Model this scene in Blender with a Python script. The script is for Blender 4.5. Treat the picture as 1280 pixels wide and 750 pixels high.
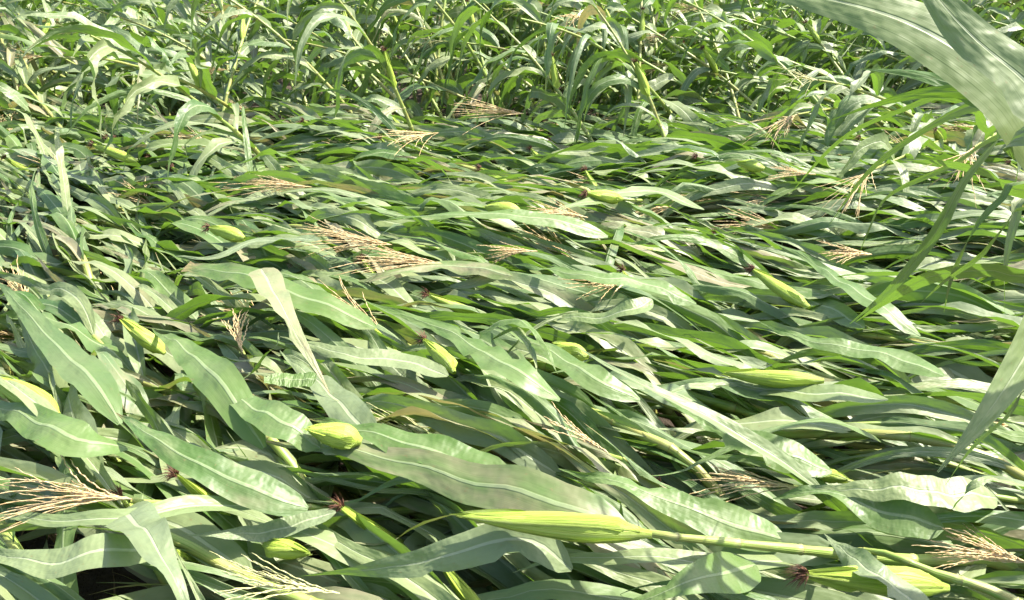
import bpy, math, random
import numpy as np

# ---------------------------------------------------------------- camera, world, sun
S = bpy.context.scene
for o in list(bpy.data.objects): bpy.data.objects.remove(o, do_unlink=True)
C = S.collection
R = math.radians
CAMZ, PITCH, F = 1.55, R(24.0), 1100.0           # F in photo pixels (1280 wide)

cam = bpy.data.cameras.new('camera'); camo = bpy.data.objects.new('camera', cam); C.objects.link(camo)
camo.location = (0, 0, CAMZ); camo.rotation_euler = (R(90) - PITCH, 0, 0)
cam.sensor_width = 36; cam.lens = 36 * F / 1280; cam.clip_start = 0.05; cam.clip_end = 2000
cam.dof.use_dof = False
S.camera = camo
SUN_EL, SUN_AZ = R(57), R(20)                    # azimuth measured from +x towards +y
w = bpy.data.worlds.new('World'); S.world = w; w.use_nodes = True
nt = w.node_tree; bg = nt.nodes['Background']
sky = nt.nodes.new('ShaderNodeTexSky'); sky.sky_type = 'NISHITA'; sky.sun_disc = False
sky.sun_elevation = SUN_EL; sky.sun_rotation = math.pi / 2 - SUN_AZ
sky.dust_density = 3.0; sky.air_density = 1.0
nt.links.new(sky.outputs[0], bg.inputs[0]); bg.inputs[1].default_value = 0.125
sl = bpy.data.lights.new('sun', 'SUN'); sl.energy = 4.8; sl.angle = R(0.6); sl.color = (1, .945, .83)
so = bpy.data.objects.new('sun', sl); C.objects.link(so)
from mathutils import Vector
sdir = Vector((math.cos(SUN_AZ) * math.cos(SUN_EL), math.sin(SUN_AZ) * math.cos(SUN_EL), math.sin(SUN_EL)))
so.rotation_euler = sdir.to_track_quat('Z', 'Y').to_euler(); so.location = sdir * 20
S.view_settings.view_transform = 'Standard'; S.view_settings.look = 'None'
S.view_settings.gamma = 1; S.view_settings.use_curve_mapping = False
S.view_settings.exposure = 1.55
try:
    S.cycles.max_bounces = 8; S.cycles.transmission_bounces = 6; S.cycles.diffuse_bounces = 4
except Exception: pass

rng = random.Random(11)
U = rng.uniform; G = rng.gauss
A = np.array
def clamp(v, a, b): return max(a, min(b, v))
def nrm(v):
    n = math.sqrt(v[0]*v[0] + v[1]*v[1] + v[2]*v[2]) or 1e-9
    return (v[0]/n, v[1]/n, v[2]/n)
def at(px, py, z):                                # photo pixel -> point at height z
    dx = (px - 640) / F; dy = (375 - py) / F
    d = (dx, math.cos(PITCH) + dy*math.sin(PITCH), -math.sin(PITCH) + dy*math.cos(PITCH))
    t = (z - CAMZ) / d[2]
    return (d[0]*t, d[1]*t, z)
def near(px, py, dist):                           # photo pixel -> point at a distance
    dx = (px - 640) / F; dy = (375 - py) / F
    d = nrm((dx, math.cos(PITCH) + dy*math.sin(PITCH), -math.sin(PITCH) + dy*math.cos(PITCH)))
    return (d[0]*dist, d[1]*dist, CAMZ + d[2]*dist)
def proj(p):
    x, y, z = p[0], p[1], p[2] - CAMZ
    f = y*math.cos(PITCH) - z*math.sin(PITCH); u = y*math.sin(PITCH) + z*math.cos(PITCH)
    if f < .05: return (-9999, -9999)
    return (640 + F*x/f, 375 - F*u/f)
def fld(x, y, s, k):                              # smooth noise about -1..1
    return (math.sin(x*s*1.7 + k*3.1 + 1.3*math.sin(y*s*.9 + k)) + math.sin(y*s*2.3 + k*1.7 + 1.1*math.sin(x*s*1.3 + 2*k))
            + .6*math.sin((x + y)*s*3.7 + k*5.3)) / 2.6
def ground_z(x, y): return .025*fld(x, y, 1.1, 4.2)
def mat_h(x, y): return .40 + .085*fld(x, y, 1.5, 1.0) + .045*fld(x, y, 4.2, 2.0)

# ---------------------------------------------------------------- materials
def mat(name):
    m = bpy.data.materials.new(name); m.use_nodes = True
    t = m.node_tree; t.nodes.clear()
    return m, t, t.nodes, t.links
def N(t, kind, **kw):
    n = t.nodes.new(kind)
    for k, v in kw.items(): setattr(n, k, v)
    return n
def ramp(t, src, stops):
    r = N(t, 'ShaderNodeValToRGB'); e = r.color_ramp.elements
    while len(e) < len(stops): e.new(.5)
    for i, (p, c) in enumerate(stops):
        e[i].position = p; e[i].color = (*c, 1) if len(c) == 3 else c
    t.links.new(src, r.inputs[0]); return r.outputs[0]
def mth(t, op, a, b=None, c=None, cl=False):
    n = N(t, 'ShaderNodeMath', operation=op, use_clamp=cl)
    for i, v in enumerate((a, b, c)):
        if v is None: continue
        if isinstance(v, (int, float)): n.inputs[i].default_value = v
        else: t.links.new(v, n.inputs[i])
    return n.outputs[0]
def mixc(t, fac, a, b, blend='MIX'):
    n = N(t, 'ShaderNodeMix', data_type='RGBA', blend_type=blend)
    for s, v in ((n.inputs[0], fac), (n.inputs[6], a), (n.inputs[7], b)):
        if isinstance(v, (int, float)): s.default_value = v
        elif isinstance(v, tuple): s.default_value = (*v, 1)
        else: t.links.new(v, s)
    return n.outputs[2]
def mrange(t, v, a, b, c=0., d=1., smooth=True):
    n = N(t, 'ShaderNodeMapRange'); n.interpolation_type = 'SMOOTHSTEP' if smooth else 'LINEAR'
    t.links.new(v, n.inputs[0])
    for i, x in enumerate((a, b, c, d)): n.inputs[i+1].default_value = x
    return n.outputs[0]
def noise(t, vec, scale, detail=2, rough=.5):
    n = N(t, 'ShaderNodeTexNoise'); n.inputs['Scale'].default_value = scale
    n.inputs['Detail'].default_value = detail; n.inputs['Roughness'].default_value = rough
    if vec is not None: t.links.new(vec, n.inputs['Vector'])
    return n.outputs['Fac']
def combine(t, x, y, z):
    n = N(t, 'ShaderNodeCombineXYZ')
    for i, v in enumerate((x, y, z)):
        if isinstance(v, (int, float)): n.inputs[i].default_value = v
        else: t.links.new(v, n.inputs[i])
    return n.outputs[0]

def leaf_material():
    m, t, n, l = mat('maize_leaf')
    uv = N(t, 'ShaderNodeUVMap', uv_map='UVMap'); sp = N(t, 'ShaderNodeSeparateXYZ'); l.new(uv.outputs[0], sp.inputs[0])
    u, v = sp.outputs[0], sp.outputs[1]
    at_ = N(t, 'ShaderNodeAttribute', attribute_name='rnd'); sc = N(t, 'ShaderNodeSeparateColor'); l.new(at_.outputs['Color'], sc.inputs[0])
    r, g, b = sc.outputs[0], sc.outputs[1], sc.outputs[2]
    geo = N(t, 'ShaderNodeNewGeometry'); back = geo.outputs['Backfacing']
    au = mth(t, 'ABSOLUTE', mth(t, 'SUBTRACT', mth(t, 'MULTIPLY', u, 2), 1))
    wid = mth(t, 'ADD', .035, mth(t, 'MULTIPLY', mth(t, 'SUBTRACT', 1, v), .06))
    rib = mth(t, 'SUBTRACT', 1, mrange(t, mth(t, 'DIVIDE', au, wid), .7, 1.5), cl=True)
    rib = mth(t, 'MULTIPLY', rib, mrange(t, v, .97, .7, 0, 1))
    seed = mth(t, 'MULTIPLY', r, 37.0)
    vein = noise(t, combine(t, mth(t, 'ADD', mth(t, 'MULTIPLY', u, 26), seed), mth(t, 'MULTIPLY', v, .8), b), 1.0, 2, .6)
    fine = noise(t, combine(t, mth(t, 'MULTIPLY', u, 70), mth(t, 'MULTIPLY', v, 1.5), seed), 1.0, 1)
    blotch = noise(t, combine(t, mth(t, 'ADD', mth(t, 'MULTIPLY', u, 1.6), seed), mth(t, 'MULTIPLY', v, 6), b), 1.0, 3)
    top = mixc(t, r, (.042, .112, .014), (.130, .210, .050))
    und = mixc(t, r, (.178, .238, .088), (.285, .325, .158))
    col = mixc(t, back, top, und)
    col = mixc(t, mth(t, 'MULTIPLY', b, .55), col, (.155, .205, .135))        # some leaves are bluish and waxy
    col = mixc(t, mrange(t, blotch, .35, .72, 0, .45), col, (.20, .25, .11))
    col = mixc(t, mrange(t, vein, .38, .66, 0, .07), col, (.25, .30, .16))
    col = mixc(t, mrange(t, fine, .5, .62, 0, .06), col, (.05, .10, .03))
    # rubbed and bleached leaves, brown where dry
    dry = mrange(t, mth(t, 'ADD', g, mth(t, 'MULTIPLY', mth(t, 'SUBTRACT', blotch, .5), .7)), .62, 1.0, 0, .85)
    col = mixc(t, dry, col, (.29, .255, .155))
    tip = mth(t, 'MULTIPLY', mrange(t, mth(t, 'ADD', v, mth(t, 'MULTIPLY', mth(t, 'SUBTRACT', vein, .5), .35)), .9, 1.02), mrange(t, g, .35, .6))
    col = mixc(t, tip, col, (.38, .27, .13))
    spots = noise(t, combine(t, mth(t, 'ADD', mth(t, 'MULTIPLY', u, 9), seed), mth(t, 'MULTIPLY', v, 60), g), 1.0, 2)
    col = mixc(t, mrange(t, spots, .66, .74, 0, .6), col, (.22, .17, .08))
    col = mixc(t, mth(t, 'MULTIPLY', rib, .62), col, mixc(t, back, (.34, .42, .22), (.46, .52, .33)))
    # bump
    pucker = noise(t, combine(t, mth(t, 'ADD', mth(t, 'MULTIPLY', u, 1.8), seed), mth(t, 'MULTIPLY', v, 14), 0), 1.0, 2)
    hgt = mth(t, 'ADD', mth(t, 'MULTIPLY', pucker, .9), mth(t, 'MULTIPLY', vein, .025))
    hgt = mth(t, 'ADD', hgt, mth(t, 'MULTIPLY', rib, .12)); hgt = mth(t, 'ADD', hgt, mth(t, 'MULTIPLY', fine, .02))
    bp = N(t, 'ShaderNodeBump'); bp.inputs['Strength'].default_value = .75; bp.inputs['Distance'].default_value = .010
    l.new(hgt, bp.inputs['Height'])
    p = N(t, 'ShaderNodeBsdfPrincipled'); l.new(col, p.inputs['Base Color']); l.new(bp.outputs[0], p.inputs['Normal'])
    rg = mth(t, 'ADD', .33, mth(t, 'MULTIPLY', blotch, .26)); l.new(rg, p.inputs['Roughness'])
    p.inputs['Specular IOR Level'].default_value = .52
    tr = N(t, 'ShaderNodeBsdfTranslucent'); l.new(bp.outputs[0], tr.inputs['Normal'])
    tc = mixc(t, mth(t, 'MULTIPLY', rib, .6), mixc(t, dry, (.14, .27, .02), (.30, .24, .09)), (.06, .10, .02)); l.new(tc, tr.inputs['Color'])
    mx = N(t, 'ShaderNodeMixShader'); mx.inputs[0].default_value = .32
    l.new(p.outputs[0], mx.inputs[1]); l.new(tr.outputs[0], mx.inputs[2])
    o = N(t, 'ShaderNodeOutputMaterial'); l.new(mx.outputs[0], o.inputs[0])
    return m
def simple(name, c1, c2, c3, rough=.5, scale=(18, 1.2), transl=0, spec=.5, node_ring=False, bump=.4):
    m, t, n, l = mat(name)
    uv = N(t, 'ShaderNodeUVMap', uv_map='UVMap'); sp = N(t, 'ShaderNodeSeparateXYZ'); l.new(uv.outputs[0], sp.inputs[0])
    u, v = sp.outputs[0], sp.outputs[1]
    at_ = N(t, 'ShaderNodeAttribute', attribute_name='rnd'); sc = N(t, 'ShaderNodeSeparateColor'); l.new(at_.outputs['Color'], sc.inputs[0])
    r, g = sc.outputs[0], sc.outputs[1]
    st = noise(t, combine(t, mth(t, 'MULTIPLY', u, scale[0]), mth(t, 'MULTIPLY', v, scale[1]), mth(t, 'MULTIPLY', r, 31)), 1, 3)
    bl = noise(t, combine(t, mth(t, 'MULTIPLY', u, 2), mth(t, 'MULTIPLY', v, scale[1]*2.5), mth(t, 'MULTIPLY', r, 77)), 1, 3)
    col = mixc(t, mrange(t, st, .35, .68), c1, c2)
    col = mixc(t, mth(t, 'MULTIPLY', mrange(t, mth(t, 'ADD', bl, mth(t, 'MULTIPLY', g, .25)), .5, .85), .7), col, c3)
    if node_ring:
        f = mth(t, 'FRACT', v); ring = mth(t, 'ADD', mrange(t, f, .04, .0), mrange(t, f, .985, 1.0), cl=True)
        col = mixc(t, mth(t, 'MULTIPLY', ring, .75), col, (.16, .12, .04))
        col = mixc(t, mth(t, 'MULTIPLY', mrange(t, f, .16, .04), .5), col, (.42, .44, .16))
    p = N(t, 'ShaderNodeBsdfPrincipled'); l.new(col, p.inputs['Base Color']); p.inputs['Roughness'].default_value = rough
    p.inputs['Specular IOR Level'].default_value = spec
    bp = N(t, 'ShaderNodeBump'); bp.inputs['Strength'].default_value = bump; bp.inputs['Distance'].default_value = .004
    l.new(st, bp.inputs['Height']); l.new(bp.outputs[0], p.inputs['Normal'])
    o = N(t, 'ShaderNodeOutputMaterial')
    if transl:
        tr = N(t, 'ShaderNodeBsdfTranslucent'); l.new(col, tr.inputs[0]); mx = N(t, 'ShaderNodeMixShader'); mx.inputs[0].default_value = transl
        l.new(p.outputs[0], mx.inputs[1]); l.new(tr.outputs[0], mx.inputs[2]); l.new(mx.outputs[0], o.inputs[0])
    else: l.new(p.outputs[0], o.inputs[0])
    return m
M_LEAF = leaf_material()
M_STALK = simple('maize_stalk', (.19, .30, .05), (.31, .39, .10), (.30, .25, .08), .42, (14, 1.0), .08, .5, True)
M_HUSK = simple('maize_husk', (.33, .47, .045), (.46, .57, .10), (.27, .40, .04), .42, (34, .6), .2, .5, False, .8)
M_SILK = simple('maize_silk', (.055, .022, .015), (.12, .045, .025), (.20, .10, .05), .6, (3, 6), 0, .3)
M_TASSEL = simple('maize_tassel', (.62, .46, .23), (.74, .60, .36), (.50, .34, .15), .6, (2, 30), .15, .3)
M_TASSEL_G = simple('green_tassel', (.48, .48, .22), (.64, .60, .34), (.36, .38, .14), .6, (2, 30), .15, .3)
M_STRAW = simple('dead_straw', (.24, .17, .085), (.34, .25, .13), (.13, .085, .045), .75, (6, 4), 0, .2)

def soil_material():
    m, t, n, l = mat('soil')
    tc = N(t, 'ShaderNodeTexCoord'); a = noise(t, tc.outputs['Object'], 3, 6, .6); b = noise(t, tc.outputs['Object'], 38, 5, .7)
    col = mixc(t, mrange(t, a, .35, .65), (.050, .034, .021), (.090, .064, .042)); col = mixc(t, mrange(t, b, .4, .7, 0, .6), col, (.045, .03, .02))
    p = N(t, 'ShaderNodeBsdfPrincipled'); l.new(col, p.inputs['Base Color']); p.inputs['Roughness'].default_value = .92
    bp = N(t, 'ShaderNodeBump'); bp.inputs['Distance'].default_value = .03; l.new(b, bp.inputs['Height']); l.new(bp.outputs[0], p.inputs['Normal'])
    o = N(t, 'ShaderNodeOutputMaterial'); l.new(p.outputs[0], o.inputs[0]); return m

# ---------------------------------------------------------------- mesh helpers
class Geo:
    """verts, quads, uv and a random colour per vertex, gathered into one mesh"""
    def __init__(s): s.v = []; s.f = []; s.uv = []; s.c = []; s.n = 0
    def add(s, v, f, uv, rnd):
        s.v.append(v); s.f.append(f + s.n); s.uv.append(uv); s.c.append(np.tile(A((*rnd, 1.)), (len(v), 1))); s.n += len(v)
    def merge(s, g):
        for i in range(len(g.v)): s.v.append(g.v[i]); s.uv.append(g.uv[i]); s.c.append(g.c[i])
        s.f += [f + s.n for f in g.f]; s.n += g.n
    def build(s, name, material, parent=None, org=(0, 0, 0)):
        v = np.concatenate(s.v) - A(org); f = np.concatenate(s.f); uv = np.concatenate(s.uv); c = np.concatenate(s.c)
        me = bpy.data.meshes.new(name); me.vertices.add(len(v)); me.vertices.foreach_set('co', v.astype(np.float32).ravel())
        me.loops.add(len(f)*4); me.loops.foreach_set('vertex_index', f.astype(np.int32).ravel())
        me.polygons.add(len(f)); me.polygons.foreach_set('loop_start', np.arange(0, len(f)*4, 4, dtype=np.int32))
        me.polygons.foreach_set('use_smooth', np.ones(len(f), dtype=bool))
        ul = me.uv_layers.new(name='UVMap'); ul.data.foreach_set('uv', uv[f.ravel()].astype(np.float32).ravel())
        ca = me.color_attributes.new('rnd', 'FLOAT_COLOR', 'POINT'); ca.data.foreach_set('color', c.astype(np.float32).ravel())
        me.update(calc_edges=True); me.materials.append(material)
        o = bpy.data.objects.new(name, me); C.objects.link(o)
        if parent: o.parent = parent
        return o
def grid_faces(n, k, wrap=False):
    i = np.arange(n-1)[:, None]; kk = k if wrap else k-1; j = np.arange(kk)[None, :]; j2 = (j+1) % k
    return np.stack([i*k+j, i*k+j2, (i+1)*k+j2, (i+1)*k+j], -1).reshape(-1, 4)
def frames(P):
    T = np.empty_like(P); T[1:-1] = P[2:]-P[:-2]; T[0] = P[1]-P[0]; T[-1] = P[-1]-P[-2]
    T /= np.sqrt((T*T).sum(1))[:, None] + 1e-9
    Sd = np.stack([T[:, 1], -T[:, 0], np.zeros(len(P))], 1); ln = np.sqrt((Sd*Sd).sum(1))
    if ln.min() >= .12 and ((Sd[1:]*Sd[:-1]).sum(1)).min() >= 0: Sd /= ln[:, None]
    else:
        last = None
        for i in range(len(P)):
            if ln[i] < .12:
                Sd[i] = last if last is not None else (A((1., 0, 0)))
                Sd[i] -= T[i]*Sd[i].dot(T[i])
            elif last is not None and Sd[i].dot(last) < 0: Sd[i] = -Sd[i]       # a leaf that folds over keeps its side
            Sd[i] /= math.sqrt(Sd[i].dot(Sd[i])) + 1e-9; last = Sd[i].copy()
    N_ = np.stack([Sd[:, 1]*T[:, 2]-Sd[:, 2]*T[:, 1], Sd[:, 2]*T[:, 0]-Sd[:, 0]*T[:, 2], Sd[:, 0]*T[:, 1]-Sd[:, 1]*T[:, 0]], 1)
    return T, Sd, N_
_t = np.linspace(0, 1, 8, endpoint=False)[None, :, None]
def resample(pts, n):
    P = A(pts, dtype=float)
    if len(P) > 2 and len(P) != n:               # Catmull-Rom
        Q = np.vstack([2*P[0]-P[1], P, 2*P[-1]-P[-2]]); a, b, c, d = (Q[i:len(Q)-3+i][:, None, :] for i in range(4))
        M = .5*((2*b) + (-a+c)*_t + (2*a-5*b+4*c-d)*_t*_t + (-a+3*b-3*c+d)*_t**3)
        P = np.vstack([M.reshape(-1, 3), P[-1:]])
    s = np.r_[0, np.cumsum(np.sqrt((np.diff(P, axis=0)**2).sum(1)))]; q = np.linspace(0, s[-1], n)
    return np.stack([np.interp(q, s, P[:, k]) for k in range(3)], 1)

def leaf_geo(pts, W, roll0=0., twist=0., rnd=(.5, .2, .3), n=18, k=7, vee=.25, wave=.012, blunt=False, base=.55, r=None):
    """blade: centre line pts, width W, V section with pale midrib and wavy margins"""
    r = r or rng
    P = resample(pts, n); T, Sd, Nn = frames(P); v = np.linspace(0, 1, n)
    wd = (base + (1-base)*np.clip(v/.22, 0, 1)**.7)
    q = np.clip((v-.18)/.82, 0, 1); wd = wd*((1 - q**2.1)**.45 if blunt else (1 - q**1.35)**1.02)
    if blunt: wd[-1] = max(wd[-1], .5)
    wd = np.maximum(wd*np.clip(.22 + v/.07, 0, 1), .02)*W/2
    L = np.linalg.norm(np.diff(P, axis=0), axis=1).sum()
    if 12 <= n < 30: P = P + Nn*((r.uniform(.2, 1)*.06*W*np.sin(v*r.uniform(18, 34) + r.uniform(0, 6)) + r.uniform(0, .07)*W*np.sin(v*r.uniform(8, 16)))*np.clip(v*6, 0, 1))[:, None]
    nl, nr_ = np.ones(n), np.ones(n)
    if 14 <= n < 30 and r.random() < .45:
        for q_ in range(r.randint(1, 3)):
            i_ = r.randint(3, n-2); (nl if r.random() < .5 else nr_)[i_:i_+r.randint(1, 2)] = r.uniform(.35, .85)
    roll = roll0 + twist*v + .18*np.sin(v*5 + r.uniform(0, 6))
    cr, sr = np.cos(roll)[:, None], np.sin(roll)[:, None]
    s_, n_ = Sd*cr + Nn*sr, -Sd*sr + Nn*cr
    us = np.linspace(-1, 1, k); V = np.zeros((n, k, 3)); amp = wave*W/.09
    f1, f2, p1, p2 = r.uniform(2.2, 4.5)*L/.7, r.uniform(2.2, 4.5)*L/.7, r.uniform(0, 6.28), r.uniform(0, 6.28)
    wl = np.sin(v*f1*6.28 + p1)*(.6+.4*np.sin(v*9+p2)); wr = np.sin(v*f2*6.28 + p2)*(.6+.4*np.sin(v*8+p1))
    vv = vee*(1 - .5*v)
    env = np.clip(v*5, 0, 1)*np.clip((1-v)*4, 0, 1)
    ua = np.abs(us)[None, :]; wv = np.where(us[None, :] < 0, wl[:, None], wr[:, None])*amp*ua**1.6*env[:, None]
    lift = ua*(wd*np.sin(vv))[:, None] - .10*wd[:, None]*ua*ua + wv
    uu_ = us[None, :]*np.where(us[None, :] < 0, nl[:, None], nr_[:, None]); V = P[:, None, :] + s_[:, None, :]*(uu_*(wd*np.cos(vv*.9))[:, None])[..., None] + n_[:, None, :]*lift[..., None]
    uv = np.stack(np.meshgrid((us+1)/2, v), -1).reshape(-1, 2)
    g = Geo(); g.add(V.reshape(-1, 3), grid_faces(n, k)[:, ::-1], uv, rnd); return g
def tube_geo(P, rad, k, vv, rnd, ridge=None):
    T, Sd, Nn = frames(P); th = np.linspace(0, 2*math.pi, k, endpoint=False); V = np.zeros((len(P), k, 3))
    for j, a in enumerate(th):
        rr = rad if ridge is None else rad*ridge(a, np.linspace(0, 1, len(P)))
        V[:, j] = P + (Sd*math.cos(a) + Nn*math.sin(a))*rr[:, None]
    uv = np.stack(np.meshgrid(np.abs(np.linspace(-1, 1, k, endpoint=False)), vv), -1).reshape(-1, 2)
    g = Geo(); g.add(V.reshape(-1, 3), grid_faces(len(P), k, True), uv, rnd); return g
def stalk_geo(P0, r0=.0125, r1=.0045, k=8, nodes=12, rnd=(.5, .3, .5)):
    P0 = resample(P0, 40); T = np.linspace(0, 1, 40); ts = []; rs = []; vs = []
    for i in range(nodes):
        a, b = i/nodes, (i+1)/nodes; base = r0 + (r1-r0)*a; base2 = r0 + (r1-r0)*b
        for f, m in ((.0, 1.22), (.035, 1.02), (.10, 1.16), (.5, 1.08), (.93, .98), (.985, 1.12)):
            ts.append(a + (b-a)*f); rs.append((base + (base2-base)*f)*m); vs.append(i + f)
    ts = A(ts); P = np.stack([np.interp(ts, T, P0[:, c]) for c in range(3)], 1)
    return tube_geo(P, A(rs), k, A(vs), rnd)
def ear_geo(base, tip, rad=.027, near_=True, r=rng, rnd=None):
    """husked ear with its short shank; overlapping husk edges run along it and their tips stand free"""
    b, t = A(base, dtype=float), A(tip, dtype=float); d = t-b; L = np.linalg.norm(d); dn = d/L
    sd = np.cross(dn, A((0, 0, 1.))); sd /= np.linalg.norm(sd)+1e-9; bow = r.uniform(-.04, .04)*L
    n = 20 if near_ else 9; v = np.linspace(0, 1, n); P = b + d*v[:, None] + sd*(np.sin(v*math.pi)*bow)[:, None]
    pr = np.interp(v, [0, .06, .14, .3, .5, .72, .88, .96, 1], [.26, .40, .74, 1.0, .95, .68, .36, .20, .04])*rad
    ph = r.uniform(0, 6)
    def ridge(a, vv): return 1 + .10*np.abs(np.sin(1.5*a + ph + 1.3*vv))**3 - .06*np.abs(np.sin(2.5*a + ph*2 - .8*vv))**8
    rnd = rnd or (r.random(), r.random()*.5, r.random()); g = tube_geo(P, pr, 20 if near_ else 9, v, rnd, ridge)
    if near_:
        up_ = np.cross(sd, dn)
        for i in range(4):                        # overlapping outer husks
            a = ph + i*1.75; v3 = np.linspace(.06, r.uniform(.9, 1.08), 8); aa = a + .5*v3
            o3 = sd*np.cos(aa)[:, None] + up_*np.sin(aa)[:, None]
            pp = b + d*v3[:, None] + sd*(np.sin(np.minimum(v3, 1)*math.pi)*bow)[:, None] + o3*(np.interp(v3, v, pr)*1.05 + .001)[:, None]
            T5, S5, N5 = frames(pp); roll5 = math.atan2(-S5[4].dot(o3[4]), N5[4].dot(o3[4]))
            g.merge(leaf_geo(pp, rad*1.9, roll5, 0, (r.random(), r.random()*.6, r.random()), 10, 5, -.55, .0, base=.8, r=r))
    for i in range(4 if near_ else 2):
        a = r.uniform(0, 6.28); up = np.cross(sd, dn); o = sd*math.cos(a) + up*math.sin(a)
        s = b + d*.60 + o*rad*.55; e = b + d*r.uniform(.96, 1.05) + o*rad*r.uniform(.15, .4)
        g.merge(leaf_geo([s, (s+e)/2 + o*rad*.1, e], rad*.8, a, .3, rnd, 6, 3, .4, .002, r=r))
    return g
def silk_geo(tip, d, n=34, L=.045, r=rng):
    if n > 20: n = 90
    g = Geo(); d = A(nrm(d))
    for i in range(n):
        o = A((G(0, 1), G(0, 1), G(0, 1))); o /= np.linalg.norm(o)
        q = d*1.0 + o*.5; q /= np.linalg.norm(q); l = L*r.uniform(.25, .85); s = A(tip) - d*.006 + o*.004
        p = [s, s + q*l*.5 + o*.004, s + q*l + A((0, 0, -.012)) + o*.008]
        g.merge(leaf_geo(p, r.uniform(.0012, .0028), r.uniform(0, 3), 2, (r.random(), r.random(), 0), 5, 2, 0, 0, r=r))
    return g
def tassel_geo(base, d, L=.26, nb=11, rings=16, spread=.42, droop=.10, r=rng):
    nb = int(nb*1.6)
    g = Geo(); d = A(nrm(d)); sd = np.cross(d, A((0, 0, 1.))); sd /= np.linalg.norm(sd)+1e-9; up = np.cross(sd, d)
    for i in range(nb+1):
        if i == 0: s, q, l = A(base, dtype=float), d, L*1.15
        else:
            a = r.uniform(0, 6.28); sp = r.uniform(.4, 1.1)*spread
            q = d + (sd*math.cos(a) + up*math.sin(a)*.6)*sp; q /= np.linalg.norm(q)
            s = A(base) + d*L*.30*(i/nb); l = L*r.uniform(.6, .95)
        v = np.linspace(0, 1, rings); bend = (sd*r.uniform(-.4, .4) - A((0, 0, 1.))*droop*r.uniform(-.4, 2.4))*l
        P = s + q*l*v[:, None] + bend*(v**2)[:, None]; P[:, 2] = np.maximum(P[:, 2], .05)
        rad = np.where(np.arange(rings) % 2 == 0, .0012, .0022 if i else .0028)*(1 - .35*v); rad[0] = .0014; rad[-1] = .0006
        P[1:-1] += (sd*.0010)*np.where(np.arange(rings)[1:-1] % 4 < 2, 1, -1)[:, None]
        g.merge(tube_geo(P, rad, 4 if rings > 12 else 3, v, (r.random(), r.random(), r.random())))
    return g

# ---------------------------------------------------------------- how a blade falls
def fall_path(s, az, el, L, n, floor=None, grav=1.0, comb=None, wind=0., kp=.18, ks=.4):
    """walk from s; the blade bends under its own weight and settles on the layer below"""
    st = L/(n-1); p = list(s); out = [tuple(p)]; kink = rng.randint(5, n) if U(0, 1) < kp else -1; drift = G(0, .016)
    d = [math.cos(az)*math.cos(el), math.sin(az)*math.cos(el), math.sin(el)]
    for i in range(n-1):
        f = (i+1)/n
        d[2] -= grav*st*(1.2 + 3.6*f)
        ka = drift + (G(0, ks) if i == kink else 0); cs, sn = math.cos(ka), math.sin(ka); d[0], d[1] = d[0]*cs-d[1]*sn, d[0]*sn+d[1]*cs
        if i == kink: d[2] -= U(.0, .5)*(2.2 if ks > .5 else 1)
        if comb is not None and wind:
            d[0] += math.cos(comb)*wind*st; d[1] += math.sin(comb)*wind*st
        if floor is not None:
            h = floor(p[0], p[1])
            if p[2] + d[2]*st < h:
                d[2] = clamp((h - p[2])/st*.6, -.35, .5)*1.0
        m = math.sqrt(d[0]**2 + d[1]**2 + d[2]**2); d = [c/m for c in d]
        p = [p[0]+d[0]*st, p[1]+d[1]*st, p[2]+d[2]*st]
        if p[2] < .03: p[2] = .03
        out.append(tuple(p))
    return out

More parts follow.
